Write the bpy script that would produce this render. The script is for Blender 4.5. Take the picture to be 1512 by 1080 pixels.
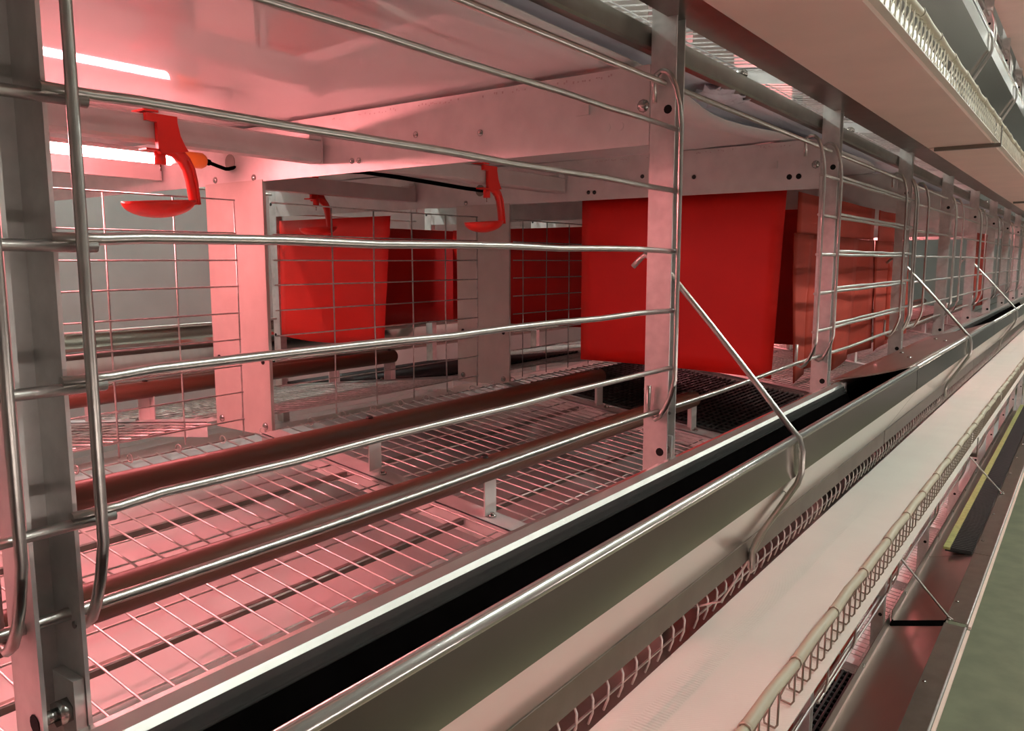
import bpy, math, random
from mathutils import Vector, Matrix
random.seed(7)
for o in list(bpy.data.objects): bpy.data.objects.remove(o)
SC = bpy.context.scene
COL = SC.collection
ZO = 1.42            # camera height above the aisle floor; everything below is written relative to the camera height
# ---------------------------------------------------------------- camera
FP, YAW, PITCH, ROLL, D0 = 1175.86, math.radians(53.844), math.radians(7.495), math.radians(-0.035), 0.3418
cd = bpy.data.cameras.new('camera'); cam = bpy.data.objects.new('camera', cd); COL.objects.link(cam)
cd.sensor_width = 36; cd.sensor_fit = 'HORIZONTAL'; cd.lens = FP / 1512 * 36; cd.clip_start = 0.01; cd.clip_end = 100
_F = Vector((math.sin(YAW)*math.cos(PITCH), math.cos(YAW)*math.cos(PITCH), -math.sin(PITCH)))
_R0 = Vector((math.cos(YAW), -math.sin(YAW), 0)); _U0 = _R0.cross(_F)
_R = _R0*math.cos(ROLL) + _U0*math.sin(ROLL); _U = -_R0*math.sin(ROLL) + _U0*math.cos(ROLL)
cam.matrix_world = Matrix(((_R.x, _U.x, -_F.x, 0), (_R.y, _U.y, -_F.y, -D0), (_R.z, _U.z, -_F.z, ZO), (0, 0, 0, 1)))
SC.camera = cam
# ---------------------------------------------------------------- world, exposure
w = bpy.data.worlds.new('world'); SC.world = w; w.use_nodes = True
w.node_tree.nodes['Background'].inputs[0].default_value = (0.9, 1.0, 0.95, 1)
w.node_tree.nodes['Background'].inputs[1].default_value = 0.02
SC.view_settings.view_transform = 'Standard'; SC.view_settings.look = 'None'
SC.view_settings.gamma = 1; SC.view_settings.use_curve_mapping = False
SC.view_settings.exposure = -0.12
LED_STRENGTH = 142.0
LED_COLOR = (1.0, 0.27, 0.285, 1)
AISLE_STRENGTH = 140.0
AISLE_COLOR = (0.93, 1.0, 0.93, 1)

# ---------------------------------------------------------------- materials
def mat(name, col, rough=0.5, metal=0.0, var=0.12, scale=40.0, bump=0.0, bscale=None, emit=None, estr=0, spec=0.5, stretch=None, col2=None, coat=0.0):
    m = bpy.data.materials.new(name); m.use_nodes = True
    nt = m.node_tree; b = nt.nodes['Principled BSDF']
    b.inputs['Roughness'].default_value = rough; b.inputs['Metallic'].default_value = metal
    b.inputs['Specular IOR Level'].default_value = spec
    b.inputs['Coat Weight'].default_value = coat; b.inputs['Coat Roughness'].default_value = 0.03
    if emit:
        b.inputs['Emission Color'].default_value = emit; b.inputs['Emission Strength'].default_value = estr
    tc = nt.nodes.new('ShaderNodeTexCoord'); mp = nt.nodes.new('ShaderNodeMapping')
    nt.links.new(tc.outputs['Object'], mp.inputs['Vector'])
    if stretch: mp.inputs['Scale'].default_value = stretch
    nz = nt.nodes.new('ShaderNodeTexNoise'); nz.inputs['Scale'].default_value = scale; nz.inputs['Detail'].default_value = 4
    nt.links.new(mp.outputs['Vector'], nz.inputs['Vector'])
    cr = nt.nodes.new('ShaderNodeValToRGB')
    c1 = [max(0, c*(1-var)) for c in col[:3]] + [1]
    c2 = (list(col2[:3]) + [1]) if col2 else [min(1, c*(1+var)) for c in col[:3]] + [1]
    cr.color_ramp.elements[0].position = 0.35; cr.color_ramp.elements[0].color = c1
    cr.color_ramp.elements[1].position = 0.65; cr.color_ramp.elements[1].color = c2
    nt.links.new(nz.outputs['Fac'], cr.inputs['Fac']); nt.links.new(cr.outputs['Color'], b.inputs['Base Color'])
    if bump:
        n2 = nt.nodes.new('ShaderNodeTexNoise'); n2.inputs['Scale'].default_value = bscale or scale*2; n2.inputs['Detail'].default_value = 3
        nt.links.new(mp.outputs['Vector'], n2.inputs['Vector'])
        bp = nt.nodes.new('ShaderNodeBump'); bp.inputs['Strength'].default_value = bump; bp.inputs['Distance'].default_value = 0.002
        nt.links.new(n2.outputs['Fac'], bp.inputs['Height']); nt.links.new(bp.outputs['Normal'], b.inputs['Normal'])
    return m
STEEL = mat('galvanized_steel', (0.66, 0.64, 0.62), 0.40, 0.52, 0.10, 60, 0.05, 90)
SHEET = mat('galvanized_sheet', (0.70, 0.68, 0.66), 0.48, 0.32, 0.06, 30, 0.03, 60)
COLM = mat('dull_column_sheet', (0.55, 0.50, 0.46), 0.5, 0.25, 0.05, 25)
PAN = mat('trough_steel', (0.72, 0.69, 0.64), 0.15, 1.0, 0.05, 12, 0.02, 25, stretch=(0.2, 1, 1))
LIP = mat('lip_steel', (0.80, 0.79, 0.76), 0.22, 0.9, 0.05, 40)
LOWPAN = mat('brown_trough_steel', (0.52, 0.42, 0.38), 0.32, 1.0, 0.08, 9, stretch=(0.3, 1, 1))  # browner and rougher than the other trough steel
RAIL = mat('rail_steel', (0.27, 0.25, 0.22), 0.3, 0.9, 0.08, 30, 0.03, 60)
WIRE = mat('bright_wire', (0.56, 0.54, 0.51), 0.30, 0.95, 0.07, 90, 0.03, 200)
MESHW = mat('mesh_wire', (0.60, 0.58, 0.56), 0.36, 0.9, 0.15, 90)
BOLT = mat('bolt_steel', (0.45, 0.44, 0.42), 0.25, 1.0, 0.1, 80)
DARKBOLT = mat('dark_bolt', (0.05, 0.045, 0.045), 0.35, 0.6, 0.2, 80)
BLACK = mat('black_plastic', (0.003, 0.0025, 0.0025), 0.7, 0.0, 0.2, 50, spec=0.0)
HOLE = mat('hole_dark', (0.004, 0.004, 0.004), 0.9, 0.0, 0.1, 50)
RUBBER = mat('black_rubber', (0.02, 0.018, 0.018), 0.55, 0.0, 0.25, 60)
YELLOW = mat('yellow_strip', (0.34, 0.35, 0.12), 0.6, 0.0, 0.15, 60)
BELTP = mat('white_plastic_belt', (0.74, 0.72, 0.71), 0.5, 0.0, 0.02, 6, 0.0, coat=1.0, spec=0.1)
FILM = mat('grey_plastic_film', (0.74, 0.73, 0.80), 0.35, 0.0, 0.04, 12)
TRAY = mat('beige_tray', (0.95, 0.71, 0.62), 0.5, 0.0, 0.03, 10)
RED = mat('red_curtain', (0.70, 0.012, 0.006), 0.5, 0.0, 0.05, 6, spec=0.35)
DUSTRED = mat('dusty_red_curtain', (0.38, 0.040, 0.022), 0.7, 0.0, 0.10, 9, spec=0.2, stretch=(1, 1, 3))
CUP = mat('red_cup_plastic', (0.80, 0.030, 0.020), 0.28, 0.0, 0.03, 20)
ORANGE = mat('orange_cap', (0.85, 0.22, 0.02), 0.35, 0.0, 0.04, 30)
PERCH = mat('brown_perch', (0.11, 0.045, 0.026), 0.42, 0.0, 0.08, 25, stretch=(0.3, 1, 1))
PIPE = mat('nipple_pipe', (0.58, 0.54, 0.52), 0.4, 0.2, 0.05, 25)
TUBEB = mat('beige_tube', (0.52, 0.46, 0.34), 0.45, 0.0, 0.06, 30)
CREAM = mat('cream_wire', (0.60, 0.54, 0.44), 0.42, 0.3, 0.12, 90)
GUARDW = mat('guard_wire', (0.26, 0.22, 0.17), 0.45, 0.4, 0.1, 90)
INK = mat('faded_ink', (0.55, 0.46, 0.45), 0.6, 0.1, 0.1, 90)
CONC = mat('floor_concrete', (0.185, 0.19, 0.12), 0.8, 0.0, 0.10, 9, 0.2, 60)
WALLM = mat('grey_wall', (0.42, 0.42, 0.40), 0.7, 0.0, 0.06, 5)
WALLD = mat('right_wall', (0.28, 0.26, 0.24), 0.7, 0.0, 0.10, 5)
PLINTH = mat('dark_plinth', (0.10, 0.085, 0.07), 0.7, 0.0, 0.10, 5)
CEILM = mat('ceiling_panel', (0.45, 0.43, 0.41), 0.7, 0.0, 0.05, 5)
LEDM = mat('pink_led', (1, 1, 1), 0.4, 0.0, 0.0, 5, emit=LED_COLOR, estr=LED_STRENGTH)
FILLW = mat('added_warm_fill', (1, 1, 1), 0.4, 0.0, 0.0, 5, emit=(1.0, 0.86, 0.78, 1), estr=50.0)
TUBEM = mat('white_lamp', (1, 1, 1), 0.4, 0.0, 0.0, 5, emit=AISLE_COLOR, estr=AISLE_STRENGTH)
TIERFILL = mat('added_tier_fill', (1, 1, 1), 0.4, 0.0, 0.0, 5, emit=AISLE_COLOR, estr=130.0)
LAMPB = mat('lamp_housing', (0.7, 0.7, 0.7), 0.4, 0.0, 0.03, 10)

def belt_material():
    m = mat('woven_egg_belt', (0.76, 0.72, 0.64), 0.62, 0.0, 0.02, 12)
    nt = m.node_tree; b = nt.nodes['Principled BSDF']
    tc = nt.nodes.new('ShaderNodeTexCoord')
    sx = nt.nodes.new('ShaderNodeSeparateXYZ'); nt.links.new(tc.outputs['Object'], sx.inputs[0])
    def wave(scale, axis):
        wv = nt.nodes.new('ShaderNodeTexWave'); wv.wave_type = 'BANDS'; wv.bands_direction = axis
        wv.inputs['Scale'].default_value = scale; nt.links.new(tc.outputs['Object'], wv.inputs['Vector']); return wv
    wx = wave(75, 'X'); wd = wave(150, 'DIAGONAL')
    # ribs live only in two bands near the edges of the belt (local y runs across the belt)
    ab = nt.nodes.new('ShaderNodeMath'); ab.operation = 'ABSOLUTE'; nt.links.new(sx.outputs['Y'], ab.inputs[0])
    g1 = nt.nodes.new('ShaderNodeMath'); g1.operation = 'GREATER_THAN'; nt.links.new(ab.outputs[0], g1.inputs[0]); g1.inputs[1].default_value = 0.026
    l1 = nt.nodes.new('ShaderNodeMath'); l1.operation = 'LESS_THAN'; nt.links.new(ab.outputs[0], l1.inputs[0]); l1.inputs[1].default_value = 0.048
    mu = nt.nodes.new('ShaderNodeMath'); mu.operation = 'MULTIPLY'; nt.links.new(g1.outputs[0], mu.inputs[0]); nt.links.new(l1.outputs[0], mu.inputs[1])
    m2 = nt.nodes.new('ShaderNodeMath'); m2.operation = 'MULTIPLY'; nt.links.new(mu.outputs[0], m2.inputs[0]); nt.links.new(wx.outputs['Fac'], m2.inputs[1])
    m3 = nt.nodes.new('ShaderNodeMath'); m3.operation = 'MULTIPLY_ADD'; nt.links.new(wd.outputs['Fac'], m3.inputs[0]); m3.inputs[1].default_value = 0.25; nt.links.new(m2.outputs[0], m3.inputs[2])
    bp = nt.nodes.new('ShaderNodeBump'); bp.inputs['Strength'].default_value = 0.35; bp.inputs['Distance'].default_value = 0.0012
    nt.links.new(m3.outputs[0], bp.inputs['Height']); nt.links.new(bp.outputs['Normal'], b.inputs['Normal'])
    return m
WOVEN = belt_material()

# ---------------------------------------------------------------- mesh building
YC = 0.71                      # middle plane of the double row
MIRROR = [False]
class MB:
    def __init__(s): s.v = []; s.f = []; s.sm = []
    def add(s, vs, fs, smooth=False):
        n = len(s.v)
        s.v += [tuple(p) for p in vs]; s.f += [tuple(i+n for i in f) for f in fs]; s.sm += [smooth]*len(fs); return s
    def box(s, x0, x1, y0, y1, z0, z1):
        vs = [(x, y, z) for x in (x0, x1) for y in (y0, y1) for z in (z0, z1)]
        return s.add(vs, [(0,1,3,2), (4,6,7,5), (0,4,5,1), (2,3,7,6), (0,2,6,4), (1,5,7,3)])
    def tube(s, path, r, n=8, closed=False):
        P = [Vector(p) for p in path]; k = len(P); R = r if isinstance(r, (list, tuple)) else [r]*k
        T = []
        for i in range(k):
            a = P[(i-1) % k] if (closed or i > 0) else P[i]; b = P[(i+1) % k] if (closed or i < k-1) else P[i]
            T.append((b-a).normalized())
        ref = Vector((0, 0, 1)) if abs(T[0].z) < 0.9 else Vector((1, 0, 0))
        u = (ref - T[0]*ref.dot(T[0])).normalized(); vs = []
        for i in range(k):
            u = (u - T[i]*u.dot(T[i])).normalized(); v = T[i].cross(u)
            for j in range(n):
                a = 2*math.pi*j/n; vs.append(P[i] + (u*math.cos(a) + v*math.sin(a))*R[i])
        fs = []
        for i in range(k if closed else k-1):
            i2 = (i+1) % k
            for j in range(n): fs.append((i*n+j, i*n+(j+1) % n, i2*n+(j+1) % n, i2*n+j))
        s.add(vs, fs, True)
        if not closed:
            b = len(s.v) - k*n
            s.f += [tuple(b+j for j in reversed(range(n))), tuple(b+(k-1)*n+j for j in range(n))]; s.sm += [False, False]
        return s
    def prismx(s, prof, x0, x1, smooth=False):          # closed (y,z) outline swept along X
        n = len(prof); vs = [(x0, y, z) for y, z in prof] + [(x1, y, z) for y, z in prof]
        fs = [(i, (i+1) % n, n+(i+1) % n, n+i) for i in range(n)]
        s.add(vs, fs, smooth); b = len(s.v)-2*n
        s.f += [tuple(b+i for i in reversed(range(n))), tuple(b+n+i for i in range(n))]; s.sm += [False]*2
        return s
    def prismz(s, prof, z0, z1):
        n = len(prof); vs = [(x, y, z0) for x, y in prof] + [(x, y, z1) for x, y in prof]
        fs = [(i, (i+1) % n, n+(i+1) % n, n+i) for i in range(n)] + [tuple(reversed(range(n))), tuple(range(n, 2*n))]
        return s.add(vs, fs)
    def prismy(s, prof, y0, y1):                        # closed (x,z) outline swept along Y
        n = len(prof); vs = [(x, y0, z) for x, z in prof] + [(x, y1, z) for x, z in prof]
        fs = [(i, (i+1) % n, n+(i+1) % n, n+i) for i in range(n)] + [tuple(reversed(range(n))), tuple(range(n, 2*n))]
        return s.add(vs, fs)
    def sheetx(s, pl, t, x0, x1):                       # folded sheet: open (y,z) polyline of thickness t swept along X
        P = [Vector(p) for p in pl]; off = []
        for i in range(len(P)):
            d = Vector((0, 0))
            if i > 0: d += (P[i]-P[i-1]).normalized()
            if i < len(P)-1: d += (P[i+1]-P[i]).normalized()
            d.normalize(); off.append(Vector((-d.y, d.x)))
        return s.prismx([tuple(p) for p in P] + [tuple(p+o*t) for p, o in reversed(list(zip(P, off)))], x0, x1)
    def surf(s, fn, nu, nv, th=(0, 0, 0), smooth=True):  # fn(u,v)->xyz, thickened by the vector th
        t = Vector(th); vs = []; N = (nu+1)*(nv+1)
        for k in (0, 1):
            for i in range(nu+1):
                for j in range(nv+1): vs.append(Vector(fn(i/nu, j/nv)) + t*k)
        fs = []
        ix = lambda i, j, k: k*N + i*(nv+1) + j
        for i in range(nu):
            for j in range(nv):
                fs.append((ix(i,j,0), ix(i+1,j,0), ix(i+1,j+1,0), ix(i,j+1,0))); fs.append((ix(i,j,1), ix(i,j+1,1), ix(i+1,j+1,1), ix(i+1,j,1)))
        for i in range(nu):
            fs.append((ix(i,0,0), ix(i,0,1), ix(i+1,0,1), ix(i+1,0,0))); fs.append((ix(i,nv,0), ix(i+1,nv,0), ix(i+1,nv,1), ix(i,nv,1)))
        for j in range(nv):
            fs.append((ix(0,j,0), ix(0,j+1,0), ix(0,j+1,1), ix(0,j,1))); fs.append((ix(nu,j,0), ix(nu,j,1), ix(nu,j+1,1), ix(nu,j+1,0)))
        return s.add(vs, fs, smooth)
    def cyl(s, a, b, r, n=10): return s.tube([a, b], r, n)
    def build(s, name, material, parent=None, loc=None):
        base = Vector(loc) if loc is not None else (Vector(parent['_base']) if parent is not None else Vector((0, 0, 0)))
        if parent is not None and '_base' in parent: base = Vector(parent['_base'])
        me = bpy.data.meshes.new(name)
        vs = [((2*YC-y) if MIRROR[0] else y) for (x, y, z) in s.v]
        me.from_pydata([(p[0]-base.x, vs[i]-base.y, p[2]-base.z) for i, p in enumerate(s.v)], [], s.f)
        me.polygons.foreach_set('use_smooth', s.sm); me.materials.append(material); me.update()
        if MIRROR[0]: me.flip_normals()
        o = bpy.data.objects.new(name, me); COL.objects.link(o)
        o['_base'] = tuple(base)
        if parent is not None: o.parent = parent
        else: o.location = (base.x, base.y, base.z + ZO)
        return o
def my(y): return 2*YC-y if MIRROR[0] else y
def tag(o, label=None, cat=None, group=None, kind=None):
    if label: o['label'] = label
    if cat:
        o['category'] = cat; o['kind'] = 'thing'
    if group: o['group'] = group
    if kind: o['kind'] = kind
    return o
def thing(name, label, cat, loc, group=None):
    o = bpy.data.objects.new(name, None); COL.objects.link(o); o.empty_display_size = 0.02
    b = (loc[0], my(loc[1]), loc[2]); o.location = (b[0], b[1], b[2]+ZO); o['_base'] = b
    return tag(o, label, cat, group)
def single(mb, name, material, label, cat, loc, group=None, kind=None):
    o = mb.build(name, material, None, (loc[0], my(loc[1]), loc[2])); return tag(o, label, cat, group, kind)
def dup(root, off, label=None, group=None):
    r = root.copy(); COL.objects.link(r); r.location = root.location + Vector(off)
    if label: r['label'] = label
    if group: r['group'] = group
    def rec(src, dst):
        for c in list(src.children):
            n = c.copy(); COL.objects.link(n); n.parent = dst; rec(c, n)
    rec(root, r); return r
ORD = ['first','second','third','fourth','fifth','sixth','seventh','eighth','ninth','tenth','eleventh','twelfth','thirteenth','fourteenth','fifteenth','sixteenth']
def hexbolt(mb, p, axis, r=0.005, h=0.004, n=6):
    a = Vector(p); mb.cyl(a, a+Vector(axis)*h, r, n); mb.cyl(a+Vector(axis)*h, a+Vector(axis)*(h*1.9), r*0.5, 8); return mb
def dome(mb, p, axis, r=0.006, n=10):
    a = Vector(p); ax = Vector(axis)
    mb.tube([a, a+ax*r*0.25, a+ax*r*0.5, a+ax*r*0.62], [r, r*0.95, r*0.65, r*0.2], n); return mb

# ---------------------------------------------------------------- room shell
FZ = -ZO
def struct(mb, name, m, loc): return tag(mb.build(name, m, None, loc), kind='structure')
CEZ = 1.55
struct(MB().box(-2.5, 11, -3.2, 4.6, FZ-0.05, FZ), 'floor', CONC, (4, 0, FZ))
struct(MB().box(-2.5, 11, -3.2, 4.6, CEZ, CEZ+0.05), 'ceiling', CEILM, (4, 0, CEZ))
struct(MB().box(-2.5, 11, 2.75, 2.80, FZ, CEZ), 'wall_left', WALLM, (4, 2.75, FZ))
struct(MB().box(-2.5, 11, -1.75, -1.70, FZ, CEZ), 'wall_right', WALLD, (4, -1.7, FZ))
struct(MB().box(-2.5, 11, -1.70, -1.66, FZ, FZ+0.95), 'trim_1', PLINTH, (4, -1.68, FZ))
struct(MB().box(10.9, 11, -1.70, 2.75, FZ, CEZ), 'wall_back', WALLM, (10.9, 0, FZ))
struct(MB().box(-2.1, -2.0, -1.70, 2.75, FZ, CEZ), 'wall_front', WALLD, (-2, 0, FZ))

# aisle lamps (ceiling tubes over both aisles)
def aisle_lamp(x, y, label):
    t = thing('aisle_tube_lamp', label, 'lamp', (x, y, CEZ-0.06), 'aisle ceiling lamps')
    MB().box(x, x+1.2, y-0.05, y+0.05, CEZ-0.045, CEZ-0.001).build('housing', LAMPB, t)
    MB().cyl((x+0.02, y, CEZ-0.062), (x+1.18, y, CEZ-0.062), 0.016, 12).build('tube', TUBEM, t)
    return t
for i, x in enumerate((0.7, 2.4, 4.2, 6.0, 7.8)):
    aisle_lamp(x, -1.20, 'white ceiling tube lamp above the near aisle, %s of its row' % ORD[i])
for i, x in enumerate((-0.9, 0.7)):
    aisle_lamp(x, 2.15, 'white ceiling tube lamp above the far aisle, %s of its row' % ORD[i])

def wall_fill(x, z, label):  # unseen fill tubes, added to brighten the overhead tray from below
    t = thing('added_wall_tube', label, 'lamp', (x+0.6, -1.62, z), 'added fill lamps across the aisle')
    y = -1.62
    MB().cyl((x, y, z), (x+1.2, y, z), 0.010, 10).build('tube', FILLW, t)
    MB().box(x-0.02, x, y-0.012, y+0.012, z-0.012, z+0.012).box(x+1.2, x+1.22, y-0.012, y+0.012, z-0.012, z+0.012).build('end_cap', ORANGE, t)
    MB().box(x+0.2, x+0.22, -1.661, y-0.009, z-0.01, z+0.01).box(x+1.0, x+1.02, -1.661, y-0.009, z-0.01, z+0.01).build('bracket', LAMPB, t)
for i, x in enumerate((-0.6, 1.2, 3.0, 4.8)):
    wall_fill(x, -0.66, 'added warm white fill tube low on the wall across the aisle, %s of its row' % ORD[i])
# ---------------------------------------------------------------- dimensions of the cage row
S = 0.6; X1 = 0.1351; NP = 13
PW, PD = 0.020, 0.0265
H = 0.625
PX = [X1 + S*k for k in range(NP)]
ROWEND = PX[-1] + 0.05
def floor_z(y): return -0.3355 + 0.124*y
HZ = [0.125, 0.067, 0.009, -0.049, -0.106]        # heights of the door bars

# ---------------------------------------------------------------- upright posts (run through all tiers)
def post(x, label, group, detail):
    t = thing('upright_post', label, 'post', (x+PW/2, PD/2, FZ), group); th = 0.0018
    prof = [(x, 0), (x+th, 0), (x+th, PD-th), (x+PW-th, PD-th), (x+PW-th, 0), (x+PW, 0), (x+PW, PD), (x, PD)]
    MB().prismz(prof, FZ, 1.5).build('channel', STEEL, t)
    for tz in (-H, 0, H):
        for z in (0.146, -0.195):
            MB().cyl((x-0.0004, 0.0075, z+tz), (x+0.001, 0.0075, z+tz), 0.0043, 12).build('bolt_hole', HOLE, t)
    if detail:
        bpl = MB().box(x+0.0135, x+PW-th-0.0002, 0.001, 0.020, -0.205, -0.180).build('bracket_plate', STEEL, t)
        b = hexbolt(MB(), (x+0.0135, 0.008, -0.195), (-1, 0, 0), 0.006, 0.005); b.build('bolt', BOLT, bpl)
        MB().cyl((x+PW+0.0001, 0.006, -0.157), (x+PW-0.0022, 0.006, -0.157), 0.0018, 8).build('pin_hole', BOLT, t)
    return t
POSTS = []
p0 = post(PX[0], 'galvanized channel post at the left edge of the photo', 'front uprights of the near row', True)
for k in range(1, NP):
    lab = {1: 'galvanized upright with a diagonal rod, beside the large red curtain', 2: 'galvanized upright at the end of the black trough, beside the slit red curtain'}.get(k, 'galvanized upright, %s along the near row counted from the left' % ORD[k])
    dup(p0, (PX[k]-PX[0], 0, 0), lab)
# rods carrying the doors
def rods(tz, where):
    single(MB().cyl((-0.3, 0.012, 0.171+tz), (ROWEND, 0.012, 0.171+tz), 0.0030, 8), 'door_rod', WIRE, 'long upper hanging rod the doors hook over, %s tier' % where, 'rod', (0.1, 0.012, 0.171+tz), 'door hanging rods')
    single(MB().tube([(x, 0.011, -0.152+tz-0.0025*math.sin(x*5.2)**2) for x in [-0.3+0.1*i for i in range(int((ROWEND+0.3)/0.1)+1)]], 0.0030, 8), 'door_rod', WIRE, 'long lower rod the door hooks clip onto, %s tier' % where, 'rod', (0.1, 0.011, -0.152+tz), 'door hanging rods')
rods(0, 'middle'); rods(-H, 'bottom'); rods(H, 'top')

# ---------------------------------------------------------------- wire doors
def vert_path(x, tz, dx=0.0):
    pts = [(0.0175, -0.126), (0.0180, -0.150), (0.0150, -0.1575), (0.0100, -0.1600), (0.0045, -0.1560), (-0.0010, -0.1470), (-0.0060, -0.1350), (-0.0105, -0.1180),
           (-0.0105, 0.0), (-0.0105, 0.128), (-0.0085, 0.146), (-0.0045, 0.163), (0.0010, 0.1755), (0.0060, 0.1800), (0.0120, 0.1810), (0.0170, 0.1780), (0.0185, 0.171), (0.0180, 0.152)]
    return [(x + dx*i/len(pts), y, z+tz) for i, (y, z) in enumerate(pts)]
def door(x0, x1, verts, tz, label, group, dz=0.0, lead=0.0, n=8):
    t = thing('wire_gate', label, 'cage door', ((x0+x1)/2, -0.006, -0.16+tz), group)
    for z in HZ:
        zz = z+tz+dz
        pts = [(x0, -0.0055, zz)]
        if lead: pts += [(x0+0.02, -0.0052, zz), (x0+0.04, -0.0040, zz+lead)]
        for q in range(1, 8): pts.append((x0+0.05+(x1-x0-0.06)*q/8, -0.0050+0.0006*math.sin(q*1.7+z*40), zz+(lead if lead else 0)+0.0006*math.sin(q*2.1+z*30)))
        pts.append((x1, -0.0055, zz))
        MB().tube(pts, 0.0025, n).build('crossbar', WIRE, t)
    for x in verts: MB().tube(vert_path(x, tz), 0.0025, n).build('hooked_upright', WIRE, t)
    return t
G = 'sliding wire doors of the near row'
door(-0.45, 0.168, [0.128], 0, 'wire cage door mostly outside the left edge, bar ends overlapping the post', G, -0.003)
door(0.150, 0.7285, [0.160, 0.7275], 0, 'closed five-bar wire door across the pink lit bay', G, 0, 0.001)
door(1.222, 1.900, [1.2225, 1.842], 0, 'wire door slid open, its left end just before the slit red curtain', G)
door(1.330, 1.955, [1.318, 1.945], 0, 'wire door doubled up behind the slid-open one over the slit red curtain', G, 0.0056)
dk = door(1.960, 2.570, [1.972, 2.110, 2.555], 0, 'five-bar wire door, fifth along the middle tier', G)
for i in range(7): dup(dk, (0.6*(i+1), 0, 0), 'five-bar wire door, %s along the middle tier' % ORD[5+i])
# lower and upper tiers
dl = door(1.02, 1.66, [1.06, 1.60], -H, 'wire door of the bottom tier under the near part of the egg belt', 'wire doors of the bottom tier', -0.020)
door(1.36, 1.985, [1.40, 1.93], -H, 'wire door of the bottom tier ending behind the diagonal rod', 'wire doors of the bottom tier', -0.032)
for i in range(5): dup(dl, (0.96+0.6*i, 0, 0), 'wire door of the bottom tier, %s beyond the diagonal rod' % ORD[i])
for i in range(8): dup(dl, (0.3+0.6*i, 0, 2*H), 'wire door of the top tier, %s along it' % ORD[i], 'wire doors of the top tier')

# ---------------------------------------------------------------- cross beams, columns, floor strips of every frame
def frame(k, tz, tier, detail):
    x = PX[k]; nm = '%s frame' % ORD[k]
    # beam
    t = thing('cross_beam', 'pale sheet metal cross beam of the %s tier, %s upright' % (tier, ORD[k]) if k not in (1, 2) or tz else
              ('pale punched cross beam above the lit bay, ending at the upright with the diagonal rod' if k == 1 else 'pale cross beam above the large red curtain'), 'beam', (x, YC, 0.113+tz), 'cross beams of the %s tier' % tier)
    MB().box(x, x+0.0015, 0.0272, 2*YC-0.0272, 0.114+tz, 0.191+tz).box(x+0.0015, x+0.020, 0.0272, 2*YC-0.0272, 0.1895+tz, 0.191+tz).build('web', SHEET, t)
    if detail:
        for (y, z, r) in ((0.034, 0.152, 0.0065), (0.66, 0.120, 0.005), (0.755, 0.122, 0.005)):
            dome(MB(), (x, y, z+tz), (-1, 0, 0), r).build('screw', BOLT, t)
        for (y, z) in ((0.075, 0.135), (0.060, 0.135)):
            MB().cyl((x-0.0006, y, z+tz), (x+0.001, y, z+tz), 0.0045, 12).build('punched_hole', SHEET if k == 1 else HOLE, t)
        for (y, z) in ((0.453, 0.129), (0.440, 0.1285), (0.34, 0.152), (0.24, 0.145)):
            dome(MB(), (x, y, z+tz), (-1, 0, 0), 0.004).build('rivet', BOLT if k == 1 else DARKBOLT, t)
        MB().cyl((x-0.0006, 0.716, 0.146+tz), (x+0.001, 0.716, 0.146+tz), 0.012, 16).build('cable_hole', RAIL, t)
        MB().box(x-0.003, x, 0.095, 0.098, 0.150+tz, 0.162+tz).box(x-0.002, x, 0.098, 0.112, 0.1500+tz, 0.1515+tz).build('hook_tab', SHEET, t)
        m = MB(); rr = random.Random(k)
        for q in range(150):
            yy = 0.07+0.0028*q
            if rr.random() < 0.45 and (q//12) % 3 != 2:
                zz = 0.1845+tz+rr.uniform(-0.0012, 0.0012); m.box(x-0.0002, x, yy, yy+0.0016, zz, zz+rr.uniform(0.0008, 0.0026))
        m.build('ink_marks', INK, t)['kind'] = 'stuff'
    # middle column
    c = thing('divider_column', 'flat metal column between the back-to-back cages, %s tier, %s frame' % (tier, ORD[k]) if k not in (1, 2) or tz else
              ('wide pale column left of the bright red back curtain' if k == 1 else 'wide pale column between the dark red back curtains'), 'column', (x, YC, -0.27+tz), 'columns between the back-to-back cages')
    MB().box(x-0.0015, x, 0.640, 2*YC-0.640, -0.262+tz, 0.1165+tz).box(x, x+0.004, 0.640, 0.6415, -0.262+tz, 0.113+tz).box(x, x+0.004, 2*YC-0.6415, 2*YC-0.640, -0.262+tz, 0.113+tz).build('plate', COLM, c)
    if detail:
        for y in (0.655, 0.765):
            dome(MB(), (x-0.0015, y, -0.248+tz), (-1, 0, 0), 0.006).build('screw', BOLT, c)
            dome(MB(), (x-0.0015, y, -0.150+tz), (-1, 0, 0), 0.004).build('rivet', DARKBOLT, c)
    # floor strips
    for s, MIRROR[0] in ((0, False), (1, True)):
        t = thing('floor_strip', 'sloping metal floor strip under the perches, %s side, %s tier, %s frame' % ('back' if s else 'front', tier, ORD[k]), 'floor strip', (x, 0.3, floor_z(0.3)+tz), 'floor strips of the cage frames')
        z = lambda y: floor_z(y)+tz
        def strip(u, v):
            y = 0.02+0.62*v; return (x-0.020+0.032*u, y, z(y)+0.0035)
        MB().surf(strip, 1, 1, (0, 0, -0.0015), False).build('strip', SHEET, t)
        MB().surf(lambda u, v: (x-0.020, 0.02+0.62*v, z(0.02+0.62*v)+0.0035-0.025*u), 1, 1, (0.0015, 0, 0), False).build('fold', SHEET, t)
        if detail:
            for y in (0.222, 0.405): hexbolt(MB(), (x-0.004, y, z(y)+0.0035), (0, 0, 1), 0.005, 0.003).build('bolt', BOLT, t)
    MIRROR[0] = False
for k in range(0, 9): frame(k, 0, 'middle', k in (1, 2))
for k in range(1, 6): frame(k, -H, 'bottom', False)
for k in range(1, 7): frame(k, H, 'top', False)

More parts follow.
